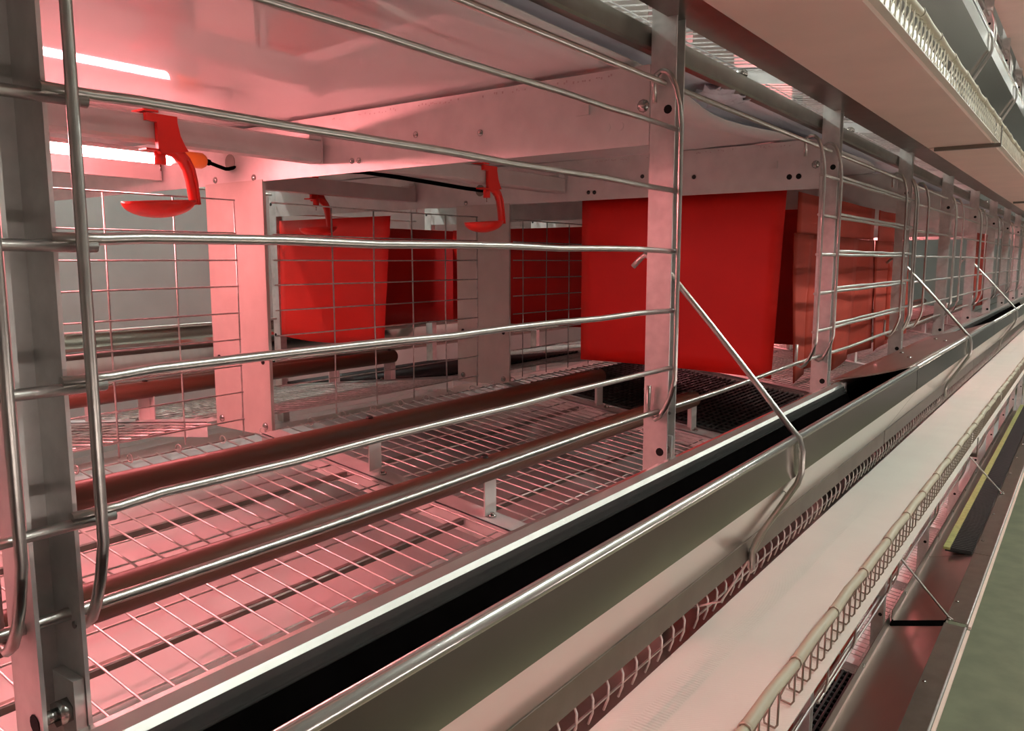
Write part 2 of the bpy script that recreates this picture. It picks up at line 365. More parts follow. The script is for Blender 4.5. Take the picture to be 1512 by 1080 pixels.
# ---------------------------------------------------------------- wire floors
def floor_wires(x0, x1, tz, y1=0.655):
    """lists of wire paths: along X, across"""
    longs = []; cross = []
    ys = [-0.0335, 0.0, 0.05, 0.1, 0.15, 0.199, 0.249, 0.298, 0.346, 0.393, 0.440, 0.486, 0.532, 0.578, 0.620, 0.655]
    for y in ys: zl = floor_z(y)+tz-0.002 if y >= 0 else -0.366+tz; longs.append([(x0, y, zl), ((x0+x1)/2, y, zl-0.0015*(y >= 0)), (x1, y, zl)])
    n = int(round((x1-x0)/0.0258))
    for i in range(n+1):
        x = x0+(x1-x0)*i/n; w = 0.0012*math.sin(i*1.9)
        cross.append([(x, -0.0300, -0.3800+tz), (x, -0.0340, -0.369+tz), (x, -0.0345, -0.357+tz), (x, -0.030, -0.3465+tz), (x, -0.020, -0.3395+tz), (x, 0.0, floor_z(0)+tz), (x+w, 0.2, floor_z(0.2)+tz-0.001), (x+w, 0.45, floor_z(0.45)+tz-0.001), (x, y1, floor_z(y1)+tz)])
    return longs, cross
def floor_panel(x0, x1, tz, label, group, split):
    t = thing('wire_floor', label, 'wire floor', ((x0+x1)/2, 0.0, floor_z(0)+tz), group)
    lo, cr = floor_wires(x0, x1, tz)
    if split:
        for p in lo: MB().tube(p, 0.00115, 6).build('long_wire', MESHW, t)
        for p in cr: MB().tube(p, 0.00115, 6).build('cross_wire', MESHW, t)
    else:
        m = MB()
        for p in lo+cr: m.tube(p, 0.00115, 4)
        o = m.build('wire_grid', MESHW, t)
    return t
GF = 'wire cage floors'
floor_panel(PX[0]+0.012, PX[1]-0.022, 0, 'wire mesh floor of the pink lit bay, under the closed wire door', GF, True)
floor_panel(PX[1]+0.012, PX[2]-0.022, 0, 'wire mesh floor between the diagonal rod upright and the black nest mat', GF, True)
fp = floor_panel(PX[2]+0.012, PX[3]-0.022, 0, 'wire mesh floor under the black nest mat', GF, False)
for k in range(3, 9): dup(fp, (S*(k-2), 0, 0), 'wire mesh floor of the middle tier, bay after the %s upright' % ORD[k])
for k in range(1, 6): dup(fp, (S*(k-2), 0, -H), 'wire mesh floor of the bottom tier, bay after the %s upright' % ORD[k])
for k in range(0, 6): dup(fp, (S*(k-2), 0, H), 'wire mesh floor of the top tier, bay after the %s upright' % ORD[k])
MIRROR[0] = True
fb = floor_panel(PX[1]+0.012, PX[2]-0.022, 0, 'wire mesh floor of the back cage behind the wide pale column', GF, False)
MIRROR[0] = False
for k in (0, 2, 3, 4): dup(fb, (S*(k-1), 0, 0), 'wire mesh floor of the back cage, bay after the %s upright' % ORD[k])
# bars that carry the wire floors
for s, MIRROR[0] in ((0, False), (1, True)):
    for tz, tier in ((0, 'middle'), (-H, 'bottom'), (H, 'top')):
        if s and tz: continue
        for y in (0.256, 0.460):
            single(MB().box(0.0, ROWEND, y-0.0028, y+0.0028, floor_z(y)+tz-0.012, floor_z(y)+tz-0.0045), 'floor_bar', RAIL,
                   'long grey bar under the wire floor, %s tier, %s side, %s' % (tier, 'back' if s else 'front', 'nearer the trough' if y < 0.3 else 'nearer the columns'), 'bar', (0.1, y, floor_z(y)+tz), 'bars under the wire floors')
MIRROR[0] = False

# ---------------------------------------------------------------- divider grids between the back-to-back cages
def divider(x0, x1, tz, label, split, y=0.650):
    t = thing('divider_grid', label, 'wire grid', ((x0+x1)/2, y, -0.25+tz), 'wire grids between the back-to-back cages')
    xs = []; x = x1
    while x > x0-0.001: xs.append(x); x -= 0.0925
    zs = [0.0850, 0.0390, 0.0010, -0.0360, -0.0740, -0.1120, -0.1500, -0.1890, -0.2290]
    H_ = [[(x0-0.03, y-0.0012, z+tz), ((x0+x1)/2, y-0.0012-0.001*math.sin(z*90), z+tz-0.0008), (x1+0.001, y-0.0012, z+tz)] for z in zs]
    V_ = [[(xx, y+0.0012, -0.250+tz), (xx+0.002*math.sin(xx*37), y+0.0012, -0.09+tz), (xx+0.001, y+0.0012, 0.086+tz)] for xx in xs]
    if split:
        for p in H_: MB().tube(p, 0.0011, 6).build('grid_wire', MESHW, t)
        for p in V_: MB().tube(p, 0.0013, 6).build('grid_wire', MESHW, t)
        for i in range(9):
            xr = x0+0.03+i*0.068
            MB().tube([(xr, y+0.007*math.cos(a), floor_z(0.65)+0.002+0.006*math.sin(a)) for a in [j*math.pi/4 for j in range(8)]], 0.0009, 5, True).build('clip_ring', MESHW, t)
    else:
        m = MB()
        for p in H_+V_: m.tube(p, 0.0012, 4)
        m.build('wire_grid', MESHW, t)
    return t
divider(0.150, 0.692, 0, 'wire divider grid behind the drinking cup in the pink lit bay', True)
divider(0.785, 1.240, 0, 'wire divider grid in front of the bright red back curtain', True)
dv = divider(1.39, 1.86, 0, 'wire divider grid behind the large red curtain', False)
for k in range(3, 8): dup(dv, (S*(k-2), 0, 0), 'wire divider grid of the middle tier, bay after the %s upright' % ORD[k])

# ---------------------------------------------------------------- perches
def perch(x0, x1, y, ztop, legs, label, tz=0):
    r = 0.0152; zc = ztop-r+tz
    t = thing('perch', label, 'perch', ((x0+x1)/2, y, floor_z(y)+tz), 'brown perches')
    p_ = MB().tube([(x0, y, zc), (x1-0.003, y, zc), (x1, y, zc)], [r, r, r*0.85], 18).build('tube', PERCH, t)
    for i, lx in enumerate(legs):
        MB().box(lx-0.012, lx+0.010, y-0.0085, y-0.0065, floor_z(y)+tz+0.0036, zc-0.010).box(lx+0.008, lx+0.010, y-0.0065, y+0.008, floor_z(y)+tz+0.0036, zc-0.012).build('leg', SHEET, t)
        MB().tube([(lx-0.002, y, zc+r-0.0005), (lx-0.002, y, zc+r+0.0012), (lx-0.002, y, zc+r+0.0028)], [0.0052, 0.0050, 0.0030], 10).build('plug', DARKBOLT, p_)
    return t
PF = [PX[0], PX[1], PX[2]]
perch(-0.25, PX[2]+0.014, 0.235, -0.2335, PF, 'brown round perch nearest the trough in the lit bay')
perch(-0.25, PX[2]+0.014, 0.430, -0.2085, PF, 'brown round perch in the middle of the lit bay')
for k, lab in ((5, 'beyond the red curtains'), ):
    for y, z, l2 in ((0.235, -0.2335, 'front'), (0.430, -0.2085, 'rear')):
        perch(PX[4]-0.02, PX[8]+0.014, y, z, [PX[4], PX[5], PX[6], PX[7], PX[8]], '%s brown perch of the middle tier %s' % (l2, lab))
MIRROR[0] = True
perch(-0.25, PX[2]+0.014, 0.430, -0.2085, PF, 'brown perch in the back cage behind the divider grid')
perch(-0.25, PX[2]+0.014, 0.235, -0.2335, PF, 'brown perch in the back cage nearest its trough')
MIRROR[0] = False

# ---------------------------------------------------------------- drinking lines and cups
def nipple_pipe(x0, x1, y, tz, label):
    t = thing('drinking_pipe', label, 'pipe', (x0, y, 0.13+tz), 'drinking water pipes')
    pr = [(y-0.010, 0.1295+tz), (y-0.0125, 0.133+tz), (y-0.0125, 0.1565+tz), (y-0.010, 0.1585+tz), (y+0.012, 0.1585+tz), (y+0.012, 0.1295+tz)]
    MB().prismx(pr, x0, x1).build('pipe', PIPE, t)
    MB().prismx([(y-0.013, 0.129+tz), (y-0.0135, 0.158+tz), (y-0.006, 0.170+tz), (y+0.006, 0.170+tz), (y+0.0125, 0.158+tz), (y+0.0125, 0.129+tz)], x1-0.001, x1+0.0012).build('end_plate', PIPE, t)
    MB().box(x1-0.020, x1-0.001, y-0.012, y+0.010, 0.1585+tz, 0.164+tz).build('clip', PIPE, t)
    return t
def cup(x, y, tz, label):
    t = thing('drinking_cup', label, 'drinking cup', (x, y, 0.06+tz), 'red drinking cups')
    # clip on the pipe
    cy = y-0.0135
    MB().prismy([(x-0.018, 0.1585+tz), (x+0.018, 0.1585+tz), (x+0.018, 0.152+tz), (x+0.021, 0.138+tz), (x+0.026, 0.128+tz), (x+0.030, 0.122+tz), (x-0.003, 0.1165+tz), (x-0.006, 0.120+tz), (x-0.006, 0.150+tz), (x-0.018, 0.1505+tz)], cy-0.006, cy).box(x-0.020, x-0.004, cy-0.006, cy+0.020, 0.1600+tz, 0.1625+tz).box(x-0.020, x-0.004, cy-0.006, cy+0.010, 0.1195+tz, 0.1215+tz).build('clip', CUP, t)
    n_ = MB().tube([(x+0.001, cy+0.004, 0.1215+tz), (x+0.001, cy+0.004, 0.106+tz)], 0.0062, 10).build('nozzle', CUP, t)
    MB().cyl((x+0.001, cy+0.004, 0.106+tz), (x+0.001, cy+0.004, 0.099+tz), 0.0008, 6).build('pin', BOLT, n_)
    # curved arm with a rib
    path = [(x+0.006, 0.1245), (x+0.018, 0.1205), (x+0.027, 0.113), (x+0.0325, 0.103), (x+0.0355, 0.090), (x+0.037, 0.078), (x+0.0385, 0.064)]
    def arm(u, v):
        i = min(int(v*(len(path)-1)), len(path)-2); f = v*(len(path)-1)-i
        px = path[i][0]*(1-f)+path[i+1][0]*f; pz = path[i][1]*(1-f)+path[i+1][1]*f
        i2 = i; dx = path[i2+1][0]-path[i2][0]; dz = path[i2+1][1]-path[i2][1]; L = math.hypot(dx, dz); nx, nz = -dz/L, dx/L
        ww = 0.013-0.003*v
        return (px+nx*(u-0.5)*ww, cy-0.004, pz+nz*(u-0.5)*ww+tz)
    a_ = MB().surf(arm, 2, 18, (0, 0.008, 0)).build('arm', CUP, t)
    MB().tube([(p[0]+0.002, cy-0.005, p[1]+tz) for p in path[2:]], 0.0014, 6).build('rib', CUP, a_)
    # boat shaped cup
    A, B, Dp = 0.043, 0.027, 0.0185; zt = 0.0665+tz; cx = x+0.001
    def shell(sc, dz):
        def f(u, v):
            a = u*2*math.pi; q = math.sin(v*math.pi/2); d = math.cos(v*math.pi/2)
            ex = A*(1.0 if math.cos(a) < 0 else 0.97)
            return (cx+ex*sc*q*math.cos(a), y-0.004+B*sc*q*math.sin(a), zt+dz-Dp*sc*d + 0.003*q*math.cos(a))
        return f
    m = MB(); nu, nv = 28, 8
    for f in (shell(1, 0), shell(0.94, 0.0)):
        vs = [f(i/nu, j/nv) for i in range(nu) for j in range(nv+1)]
        m.add(vs, [(i*(nv+1)+j, ((i+1) % nu)*(nv+1)+j, ((i+1) % nu)*(nv+1)+j+1, i*(nv+1)+j+1) for i in range(nu) for j in range(nv)], True)
    n1 = nu*(nv+1)
    m.f += [(i*(nv+1)+nv, ((i+1) % nu)*(nv+1)+nv, n1+((i+1) % nu)*(nv+1)+nv, n1+i*(nv+1)+nv) for i in range(nu)]; m.sm += [True]*nu
    m.build('bowl', CUP, t)
    return t
NY = 0.515
nipple_pipe(0.02, 0.728, NY, 0, 'drinking water pipe in the pink lit bay carrying the nearest red cup')
nipple_pipe(PX[1]+0.006, PX[2]-0.007, NY, 0, 'drinking water pipe between the two cross beams')
npf = nipple_pipe(PX[4]+0.006, PX[5]-0.007, NY, 0, 'drinking water pipe beyond the red curtains')
cup(0.499, NY, 0, 'bright red drinking cup in front of the pink lamp')
cup(1.086, NY, 0, 'red drinking cup in front of the pale column beside the dark red curtain')
cup(2.80, NY, 0, 'small distant red drinking cup beyond the red curtains')
MIRROR[0] = True
nipple_pipe(PX[1]+0.006, PX[2]-0.007, NY, 0, 'drinking water pipe in the back cage')
nipple_pipe(0.02, 0.728, NY, 0, 'drinking water pipe in the back cage behind the pink lamp')
cup(1.063, NY-0.0, 0, 'dark red drinking cup in the back cage before the bright red curtain')
MIRROR[0] = False

# ---------------------------------------------------------------- pink LED tubes
def led(x0, x1, tz, label, y=0.705, cable=True, glow=None):
    t = thing('led_tube_lamp', label, 'lamp', ((x0+x1)/2, y, 0.13+tz), 'pink cage lamps')
    arc = [math.radians(a) for a in range(-172, -7, 16)]
    MB().prismx([(y+0.0105*math.cos(a), 0.1440+tz+0.0125*math.sin(a)) for a in arc], x0, x1).build('tube', glow or LEDM, t)
    top = [math.radians(a) for a in range(-10, 191, 20)]
    MB().prismx([(y+0.0112*math.cos(a), 0.1445+tz+0.0060*math.sin(a)) for a in top], x0, x1).build('housing', PIPE, t)
    MB().cyl((x1-0.004, y, 0.1415+tz), (x1+0.018, y, 0.1418+tz), 0.0078, 14).build('clear_end', PIPE, t)
    e_ = MB().tube([(x1+0.018, y, 0.142+tz), (x1+0.020, y, 0.142+tz), (x1+0.048, y, 0.142+tz), (x1+0.053, y, 0.142+tz)], [0.0085, 0.0112, 0.0112, 0.0085], 16).build('end_cap', ORANGE, t)
    if cable:
        MB().tube([(x1+0.053, y, 0.142+tz), (x1+0.062, y+0.002, 0.141+tz)], 0.0045, 10).build('strain_relief', BLACK, e_)
        MB().tube([(x1+0.062, y+0.002, 0.141+tz), (x1+0.078, y+0.006, 0.138+tz), (x1+0.094, y+0.010, 0.1355+tz), (x1+0.100, y+0.011, 0.136+tz), (x1+0.13, y-0.06, 0.150+tz), (x1+0.22, y-0.14, 0.158+tz)], 0.0028, 8).build('cable', BLACK, e_)
    return t
led(-0.55, 0.632, 0, 'glowing pink lamp tube with orange end cap behind the nearest red cup')
led(2.62, 3.10, 0, 'pink lamp tube in the bay beyond the red curtains')
led(4.42, 4.90, 0, 'pink lamp tube in the far bays of the middle tier')
led(2.45, 3.05, -H, 'pink lamp tube of the bottom tier beyond the diagonal rod')
led(3.65, 4.25, -H, 'pink lamp tube of the bottom tier farther along')
led(0.30, 0.80, -H, 'pink lamp tube of the bottom tier under the lit bay')
led(2.70, 3.20, H, 'pink lamp tube of the top tier')
led(0.30, 1.28, H, 'added white fill tube inside the near bays of the top tier', glow=TIERFILL)  # unseen fill, added to whiten the strip seen through the upper wire floor
# second cable along the next bay
t = single(MB().tube([(0.763, 0.640, 0.1330), (0.80, 0.615, 0.1325), (0.873, 0.58, 0.1355), (0.96, 0.58, 0.1335), (1.04, 0.58, 0.131), (1.12, 0.578, 0.128), (1.18, 0.576, 0.127)], 0.0035, 8), 'cable', BLACK, 'black cable running to the second drinking cup', 'cable', (1.0, 0.58, 0.15))

# ---------------------------------------------------------------- red curtains
def curtain(fn, nu, nv, th, label, loc, name='curtain'):
    return single(MB().surf(fn, nu, nv, th), name, RED, label, 'curtain', loc, 'red nest curtains')
X2 = PX[2]+0.022
curtain(lambda u, v: (X2+0.004*math.sin(u*5)*v, (0.480-0.395*u)+0.012*v*(u), 0.1165-(0.312+0.006*u)*v+0.002*math.sin(u*3)), 16, 12, (0.0012, 0, 0), 'large flat red curtain behind the upright with the diagonal rod', (X2, 0.28, -0.19))
curtain(lambda u, v: (PX[2]+0.55+0.006*math.sin(u*5)*v, (0.52-0.42*u), 0.1165-0.312*v), 12, 8, (0.0012, 0, 0), 'red curtain closing the far side of the front nest', (PX[2]+0.55, 0.28, -0.19))
# front curtain cut into strips
def slit_curtain(x0, x1, y, label, cuts, tz=0, ztop=0.113, zbot=-0.205):
    t = thing('slit_curtain', label, 'curtain', ((x0+x1)/2, y, zbot+tz), 'red nest curtains')
    zc = 0.045
    MB().surf(lambda u, v: (x0+(x1-x0)*u, y+0.003*math.sin(u*9), tz+ztop+(zc-ztop)*v), 20, 3, (0, 0.0012, 0)).build('top_band', DUSTRED, t)
    xs = [x0]+[x0+(x1-x0)*c for c in cuts]+[x1]
    for i in range(len(xs)-1):
        a, b = xs[i], xs[i+1]; tw = (0.020, -0.012, 0.028, -0.018, 0.010)[i % 5]; ln = (0, 0.010, -0.004, 0.006, 0)[i % 5]
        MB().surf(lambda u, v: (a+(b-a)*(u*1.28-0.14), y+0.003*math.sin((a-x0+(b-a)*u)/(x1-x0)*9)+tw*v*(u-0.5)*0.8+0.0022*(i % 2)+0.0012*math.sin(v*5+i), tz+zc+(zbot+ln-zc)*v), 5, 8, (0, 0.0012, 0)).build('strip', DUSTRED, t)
    return t
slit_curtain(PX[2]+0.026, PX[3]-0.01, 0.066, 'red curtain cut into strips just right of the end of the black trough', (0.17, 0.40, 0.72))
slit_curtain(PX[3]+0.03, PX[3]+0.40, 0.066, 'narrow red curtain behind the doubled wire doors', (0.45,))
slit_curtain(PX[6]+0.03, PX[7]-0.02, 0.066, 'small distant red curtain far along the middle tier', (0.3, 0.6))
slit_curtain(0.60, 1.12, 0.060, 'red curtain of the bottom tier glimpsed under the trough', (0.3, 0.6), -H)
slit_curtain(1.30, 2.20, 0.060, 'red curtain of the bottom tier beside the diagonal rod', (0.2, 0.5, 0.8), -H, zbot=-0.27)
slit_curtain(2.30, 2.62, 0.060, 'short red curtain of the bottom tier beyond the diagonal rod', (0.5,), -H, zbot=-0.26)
MIRROR[0] = True
XB = 1.300
curtain(lambda u, v: (XB+0.010*math.sin(u*4+1)*v+0.004*v, (0.475-0.390*u)-0.045*v*(1-u)*0.9, 0.100-(0.285+0.014*math.sin(u*2.8))*v), 18, 10, (0.0012, 0, 0), 'bright red curtain hanging in the back cage', (XB, 0.28, -0.19))
curtain(lambda u, v: (XB+0.03+0.85*u, 0.066+0.008*math.sin(u*9)*v, 0.095-0.285*v), 20, 6, (0, 0.0012, 0), 'dark red curtain along the far front of the back nest', (XB+0.3, 0.066, -0.17))
curtain(lambda u, v: (PX[3]+0.022+0.010*math.sin(u*6)*v, (0.62-0.52*u), 0.095-0.285*v), 12, 6, (0.0012, 0, 0), 'dark red curtain at the far side of the back nest', (XB+0.62, 0.35, -0.17))
MIRROR[0] = False

# ---------------------------------------------------------------- black nest mats
def nest_mat(x0, x1, y0, y1, tz, label):
    t = thing('nest_mat', label, 'mat', ((x0+x1)/2, (y0+y1)/2, floor_z((y0+y1)/2)+tz), 'black nest mats')
    zz = lambda y: floor_z(y)+tz+0.0045
    m = MB(); y = y0; i = 0
    while y <= y1:
        m.tube([(x0, y, zz(y)+0.004), (x1, y, zz(y)+0.004)], 0.0026, 5); y += 0.0115
    x = x0
    while x <= x1:
        m.tube([(x, y0, zz(y0)+0.0025), (x, y1, zz(y1)+0.0025)], 0.0030, 5); x += 0.022
    o = m.build('ribs', RUBBER, t); o['kind'] = 'stuff'
    MB().surf(lambda u, v: (x0+(x1-x0)*u, y0+(y1-y0)*v, zz(y0+(y1-y0)*v)), 1, 1, (0, 0, 0.001), False).build('backing', BLACK, t)
    return t
nest_mat(PX[2]+0.022, PX[3]-0.10, -0.006, 0.60, 0, 'black ribbed nest mat under the large red curtain')
nest_mat(1.00, 1.86, 0.03, 0.55, -H, 'black ribbed nest mat of the bottom tier seen under the egg belt')
MIRROR[0] = True
nest_mat(PX[2]+0.016, PX[3]-0.024, 0.03, 0.60, 0, 'black nest mat in the back cage')
MIRROR[0] = False

# ---------------------------------------------------------------- manure belts (ceilings of the cages below them)
def manure_belt(z, label, front=0.062):
    def f(u, v):
        x = -0.6 + (ROWEND+0.6)*u
        e = front + 0.022*math.sin(x*6.2+1.1) + 0.008*math.sin(x*13)
        y = e + (2*YC-2*front)*v
        sag = -0.004*math.sin(x*6.2+1.1)*(1-v)**3 + 0.004*math.sin(x*3.3)*math.sin(v*3.14) + 0.003*math.sin(v*9+x*2)
        return (x, y, z+0.0035+sag*0.55)
    return single(MB().surf(f, 150, 24, (0, 0, 0.0015)), 'manure_belt', BELTP, label, 'belt', (0.1, YC, z))
manure_belt(0.1905, 'glossy white plastic belt forming the ceiling of the lit bay')
manure_belt(0.1935-H, 'white plastic belt glowing pink below the wire floor', -0.02)
manure_belt(0.1935-2*H, 'white plastic belt under the bottom tier', -0.02)
manure_belt(0.1935+H, 'white plastic belt above the top tier')

# ---------------------------------------------------------------- grey film and front rails under the upper tier
def front_rail(tz, tier):
    t = thing('front_rail', 'dark grey front rail with bolts under the %s tier' % tier, 'rail', (0.1, 0.035, 0.205+tz), 'front rails')
    pr = [(0.029, 0.208), (0.031, 0.2055), (0.040, 0.2055), (0.042, 0.208), (0.042, 0.226), (0.040, 0.228), (0.031, 0.228), (0.029, 0.226)]
    MB().prismx([(y, z+tz) for y, z in pr], -0.5, ROWEND).build('profile', RAIL, t)
    for i in range(12):
        x = 0.46+0.54*i*1.0
        MB().tube([(x, 0.035, 0.228+tz), (x, 0.035, 0.233+tz), (x, 0.035, 0.236+tz)], [0.008, 0.0075, 0.004], 8).build('bolt', BOLT, t)
    return t
front_rail(0, 'top'); front_rail(-H, 'middle'); front_rail(H, 'highest')
single(MB().surf(lambda u, v: (-0.6+(ROWEND+0.6)*u, 0.0425+0.16*v, 0.214-0.006*v+0.004*math.sin(u*60)*v), 120, 6, (0, 0, 0.001)), 'plastic_film', FILM, 'grey plastic film above the wavy edge of the ceiling belt', 'film', (0.1, 0.04, 0.21))
def crumple(u, v):
    return (0.94+0.10*u, 0.036+0.035*v+0.006*math.sin(u*17+v*5), 0.206-0.010*v*math.sin(u*3.1)-0.004*math.sin(u*23+v*9))
single(MB().surf(crumple, 14, 8, (0, 0, 0.0006)), 'plastic_scrap', FILM, 'crumpled scrap of clear plastic hanging from the dark rail', 'plastic', (0.99, 0.04, 0.2))

# ---------------------------------------------------------------- feed troughs
def trough(x0, x1, tz, label, liner=None, loc_y=-0.07, end_tab=False, lipmat=None):
    t = thing('feed_trough', label, 'feed trough', ((x0+x1)/2, loc_y, -0.275+tz), 'feed troughs')
    Z = lambda pts: [(y, z+tz) for y, z in pts]
    MB().sheetx(Z([(-0.0235, -0.214), (-0.048, -0.266), (-0.056, -0.271), (-0.083, -0.272), (-0.1265, -0.2005), (-0.1250, -0.166)]), 0.0014, x0, x1).build('pan', PAN, t)
    MB().prismx([(-0.1245+0.0042*math.cos(a), -0.1655+tz+0.0042*math.sin(a)) for a in [i*math.pi/6 for i in range(12)]], x0, x1, True).build('rolled_lip', LIP, t)
    MB().prismx(Z([(-0.0065, -0.2000), (-0.0080, -0.1972), (-0.0130, -0.1965), (-0.0205, -0.1990), (-0.0232, -0.2025), (-0.0240, -0.2070), (-0.0240, -0.2160), (-0.0228, -0.2160), (-0.0225, -0.2080), (-0.0190, -0.2030), (-0.0065, -0.2015)]), x0, x1).build('inner_lip', lipmat or LIP, t)
    MB().box(x0, x1, -0.0855, -0.0841, -0.2925+tz, -0.2715+tz).build('skirt', RAIL, t)
    if liner is BLACK:
        MB().sheetx(Z([(-0.0252, -0.2148), (-0.049, -0.2640), (-0.056, -0.2690), (-0.082, -0.2700), (-0.1235, -0.200)]), -0.0012, x0+0.004, x1-0.002).build('black_liner', BLACK, t)
    if end_tab:
        MB().box(x1-0.010, x1+0.002, -0.024, 0.0, -0.212+tz, -0.198+tz).build('end_tab', STEEL, t)
        MB().tube([(x1-0.007, -0.0178+0.0062*math.cos(a), -0.2065+tz+0.0062*math.sin(a)) for a in [i*math.pi/6 for i in range(12)]], 0.0015, 6, True).build('collar', DARKBOLT, t)
    return t
trough(-0.30, 1.362, 0, 'near feed trough with black inside, running from the bottom left', BLACK, end_tab=True)
LIDDED = trough(1.366, 2.50, 0, 'feed trough section covered by a flat brownish metal lid beyond the joint', BLACK)
trough(2.503, 4.90, 0, 'black lined feed trough section far along the middle tier', BLACK)
trough(4.903, ROWEND, 0, 'farthest feed trough section of the middle tier')
trough(-0.30, 1.93, H, 'overhead feed trough of the top tier, nearer section')
trough(1.933, 4.30, H, 'overhead feed trough of the top tier, middle section')
trough(4.303, ROWEND, H, 'overhead feed trough of the top tier, far section')
# flat lid over the second trough section
t = LIDDED
def lid(u, v):
    y = -0.004-0.117*v; return (1.352+0.014*v+(0.93+0.18*v)*u, y, -0.1945+0.0300*v-0.0035*math.sin(v*3.1)+0.001*math.sin(u*9))
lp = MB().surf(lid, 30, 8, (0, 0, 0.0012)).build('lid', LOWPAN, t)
for (x, y, z) in ((1.60, -0.075, -0.1770), (1.78, -0.030, -0.1885), (1.95, -0.085, -0.1745), (2.10, -0.045, -0.1845)):
    dome(MB(), (x, y, z+0.0005), (0, 0, 1), 0.0045).build('bolt', BOLT, lp)
# bottom tier: wide flanged trough
def low_trough(x0, x1, label, belt=False):
    tz = -H
    t = thing('feed_trough', label, 'feed trough', ((x0+x1)/2, -0.07, -0.29+tz), 'feed troughs')
    Z = lambda pts: [(y, z+tz) for y, z in pts]
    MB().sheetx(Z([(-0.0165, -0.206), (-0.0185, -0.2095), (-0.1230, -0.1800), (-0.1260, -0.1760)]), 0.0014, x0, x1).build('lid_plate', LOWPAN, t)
    MB().box(x0, x1, -0.0165, -0.0150, -0.2060+tz, -0.183+tz).build('back_plate', RAIL, t)
    MB().sheetx(Z([(-0.1255, -0.1748), (-0.1660, -0.1748), (-0.1668, -0.190)]), -0.0014, x0, x1).build('flange', RAIL, t)
    MB().cyl((x0, -0.1675, -0.1745+tz), (x1, -0.1675, -0.1745+tz), 0.0022, 8).build('edge_bead', STEEL, t)
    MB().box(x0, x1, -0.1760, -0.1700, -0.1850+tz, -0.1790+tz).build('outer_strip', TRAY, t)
    for i in range(int((x1-x0)/0.3)):
        for y in (-0.134,):
            dome(MB(), (x0+0.12+0.3*i, y, -0.1733+tz), (0, 0, 1), 0.004).build('bolt', BOLT, t)
        dome(MB(), (x0+0.16+0.3*i, -0.0166, -0.1955+tz), (0, -1, 0), 0.004).build('rivet', BOLT, t)
    if belt:
        m = MB(); x = x0
        while x < x1:
            m.prismy([(x, -0.179+tz), (x+0.012, -0.179+tz), (x+0.009, -0.172+tz), (x+0.003, -0.172+tz)], -0.120, -0.068); x += 0.016
        m.box(x0, x1, -0.120, -0.055, -0.1835+tz, -0.1788+tz)
        o = m.build('ribbed_belt', RUBBER, t)
        MB().box(x0, x1, -0.067, -0.050, -0.1786+tz, -0.172+tz).build('yellow_edge', YELLOW, t)
    return t
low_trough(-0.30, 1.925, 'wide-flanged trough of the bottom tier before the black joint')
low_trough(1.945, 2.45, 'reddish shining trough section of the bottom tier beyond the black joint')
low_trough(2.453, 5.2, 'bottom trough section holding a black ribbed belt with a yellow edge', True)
single(MB().sheetx([(-0.0170, -0.2055-H), (-0.0185, -0.2088-H), (-0.1230, -0.1793-H), (-0.1255, -0.1755-H)], 0.0016, 1.918, 1.952), 'joint_strip', BLACK, 'black joint strip across the bottom trough under the diagonal rod', 'strip', (1.935, -0.07, -0.27-H))

# diagonal bracket rods holding the troughs
def bracket(x, tz, label, tie=True):
    t = thing('trough_bracket', label, 'bracket', (x, -0.12, -0.30+tz), 'diagonal trough bracket rods')
    pts = [(0.047, -0.006), (0.040, 0.001), (0.034, 0.006), (0.026, 0.003), (0.005, -0.0135), (-0.040, -0.063), (-0.090, -0.120), (-0.121, -0.1560), (-0.1290, -0.1640), (-0.1322, -0.176), (-0.1325, -0.196), (-0.1290, -0.208), (-0.115, -0.232), (-0.092, -0.272), (-0.0895, -0.282), (-0.0900, -0.300)]
    MB().tube([(x, y, z+tz) for y, z in pts], 0.0030, 8).build('rod', WIRE, t)
    if tie:
        p2 = [(-0.109, -0.224), (-0.113, -0.2175), (-0.1185, -0.2195), (-0.090, -0.284), (-0.058, -0.344), (-0.042, -0.3515), (-0.027, -0.359)]
        MB().tube([(x+0.004, y, z+tz) for y, z in p2], 0.0012, 6).build('tie_wire', WIRE, t)
        p3 = [(-0.0900, -0.300), (-0.0880, -0.304), (-0.0855, -0.300), (-0.0870, -0.280)]
        MB().tube([(x, y-0.001, z+tz) for y, z in p3], 0.0020, 6).build('end_loop', WIRE, t)
    return t
bracket(0.745, 0, 'bent rod running diagonally from the upright over the trough, nearest one')
bracket(1.972, 0, 'second diagonal trough rod of the middle tier, beyond the slit red curtain', False)
bracket(3.19, 0, 'third diagonal trough rod of the middle tier, small and distant', False)
bracket(1.950, H, 'nearest bracket rod under the overhead trough', False)
bracket(2.55, H, 'second bracket rod under the overhead trough', False)
def low_bracket(x, label):
    tz = -H
    t = thing('trough_bracket', label, 'bracket', (x, -0.12, -0.20+tz), 'diagonal trough bracket rods')
    MB().tube([(x, y, z+tz) for y, z in [(0.03, -0.005), (0.005, -0.020), (-0.130, -0.166), (-0.140, -0.172)]], 0.0026, 8).build('rod', WIRE, t)
    hexbolt(MB(), (x, -0.132, -0.1733+tz), (0, 0, 1), 0.006, 0.004).build('bolt', BOLT, t)
low_bracket(1.945, 'diagonal rod over the bottom trough above the black joint')
low_bracket(3.145, 'distant diagonal rod over the black ribbed belt of the bottom trough')

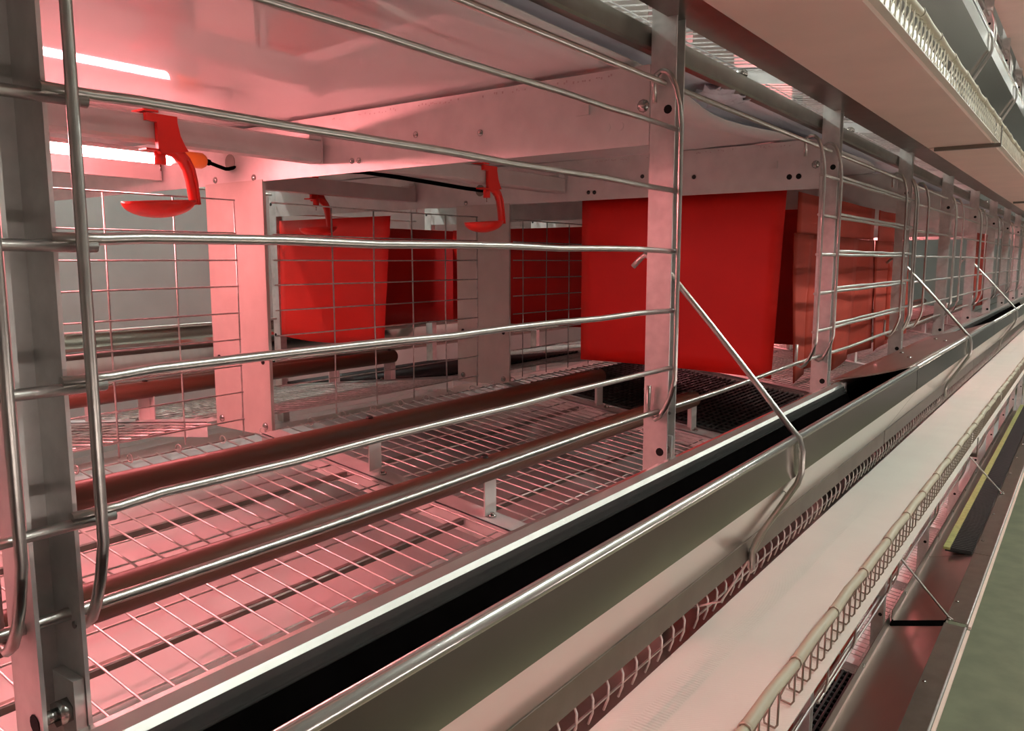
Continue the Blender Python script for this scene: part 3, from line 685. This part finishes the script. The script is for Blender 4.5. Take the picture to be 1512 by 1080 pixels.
# ---------------------------------------------------------------- egg belts with trays and wire guards
def egg_belt(tz, tier):
    y0, y1 = -0.162, -0.040
    single(MB().box(-0.3, ROWEND, y0, y1+0.011, -0.3895+tz, -0.3880+tz), 'egg_belt', WOVEN, 'long white woven egg belt of the %s tier' % tier, 'belt', (0.1, (y0+y1)/2, -0.3888+tz))
    for i, (a, b) in enumerate(((-0.3, 1.868), (1.874, 3.74), (3.746, 5.6), (5.606, ROWEND))):
        t = thing('belt_tray', 'flat beige tray under the egg belt of the %s tier, %s section' % (tier, ORD[i]), 'tray', ((a+b)/2, -0.1, -0.396+tz), 'trays under the egg belts')
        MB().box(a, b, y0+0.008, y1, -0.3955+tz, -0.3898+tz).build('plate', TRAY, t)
        MB().box(a, b, y1+0.0002, 0.010, -0.3927+tz, -0.3908+tz).build('side_plate', RAIL, t)
        MB().box(b-0.007, b+0.004, y0-0.006, y1-0.012, -0.4030+tz, -0.3957+tz).box(b-0.007, b+0.004, y0-0.0075, y0-0.006, -0.4030+tz, -0.362+tz).build('joint_bar', RAIL, t)
    def guard(x0, label):
        t = thing('belt_guard', label, 'guard', (x0+0.3, -0.156, -0.39+tz), 'wire guards along the egg belts')
        m = MB(); yb = -0.1565; zt = -0.345+tz; segs = 5; L = 0.62
        for i in range(segs):
            a = x0+L*i/segs; b = x0+L*(i+1)/segs; d = 0.0025*math.sin(i*2.2)
            sl = MB().tube([(a, yb, zt), (a+0.004, yb, zt+0.0004), ((a+b)/2, yb+0.001, zt+d*0.6), (b-0.004, yb, zt-0.0004), (b, yb, zt)], [0.0040, 0.0052, 0.0050, 0.0048, 0.0040], 10).build('tube_sleeve', TUBEB, t)
            MB().tube([(a, yb-0.0052*math.cos(q), zt+0.0052*math.sin(q)) for q in [j*math.pi/4 for j in range(8)]], 0.0009, 5, True).build('collar', CREAM, sl)
        pts = []; n = int(L/0.024); x = x0
        for i in range(n):
            x = x0+0.024*i
            pts += [(x, yb, zt-0.004), (x+0.0010, yb+0.0005, -0.3820+tz), (x+0.0020, yb+0.003, -0.3862+tz), (x+0.0050, yb+0.0125, -0.3864+tz), (x+0.0075, yb+0.0140, -0.3835+tz), (x+0.0190, yb+0.001, zt-0.004)]
        MB().tube(pts, 0.0010, 5).build('zigzag_wire', CREAM if tz else GUARDW, t)
        return t
    g = guard(0.05, 'beige wire guard along the egg belt of the %s tier, first length' % tier)
    for i in range(1, 11): dup(g, (0.62*i, 0, 0), 'beige wire guard along the egg belt of the %s tier, %s length' % (tier, ORD[i]))
egg_belt(0, 'middle'); egg_belt(H, 'top')
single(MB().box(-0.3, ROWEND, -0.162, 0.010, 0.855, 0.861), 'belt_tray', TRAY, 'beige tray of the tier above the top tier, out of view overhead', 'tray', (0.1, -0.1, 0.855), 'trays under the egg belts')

# ---------------------------------------------------------------- far side of the back cage: uprights, trough, belt, door
MIRROR[0] = True
bp0 = post(PX[1], 'upright of the far side, behind the bright red back curtain', 'uprights of the far side', False)
MIRROR[0] = False
for k in (0, 2, 3, 4, 5, 6, 7, 8): dup(bp0, (S*(k-1), 0, 0), 'upright of the far side, %s counted from the left' % ORD[k])
MIRROR[0] = True
bd = door(1.36, 1.90, [1.38, 1.88], 0, 'wire door on the far side of the back cage, behind the dark red curtains', 'wire doors of the far side')
MIRROR[0] = False
for i in range(1, 7): dup(bd, (0.6*i, 0, 0), 'wire door on the far side of the back cage, %s beyond the dark red curtains' % ORD[i-1])
MIRROR[0] = True
trough(-0.3, 2.6, 0, 'feed trough on the far side of the back cage', lipmat=RAIL)
trough(2.603, 5.0, 0, 'feed trough on the far side, farther section')
single(MB().box(-0.3, 5.0, -0.165, -0.040, -0.3895, -0.3880), 'egg_belt', WOVEN, 'white egg belt on the far side of the back cage', 'belt', (0.1, -0.1, -0.39))
single(MB().cyl((-0.3, 0.012, 0.171), (5.0, 0.012, 0.171), 0.003, 8), 'door_rod', WIRE, 'upper hanging rod on the far side of the back cage', 'rod', (0.1, 0.012, 0.171), 'door hanging rods')
single(MB().cyl((-0.3, 0.012, -0.152), (5.0, 0.012, -0.152), 0.003, 8), 'door_rod', WIRE, 'lower rod on the far side of the back cage', 'rod', (0.1, 0.012, -0.152), 'door hanging rods')
single(MB().prismx([(0.029, 0.2055), (0.042, 0.2055), (0.042, 0.228), (0.029, 0.228)], -0.5, 5.0), 'front_rail', RAIL, 'dark rail on the far side of the back cage', 'rail', (0.1, 0.035, 0.205))
MIRROR[0] = False
for o in bpy.data.objects:
    if '_base' in o: del o['_base']
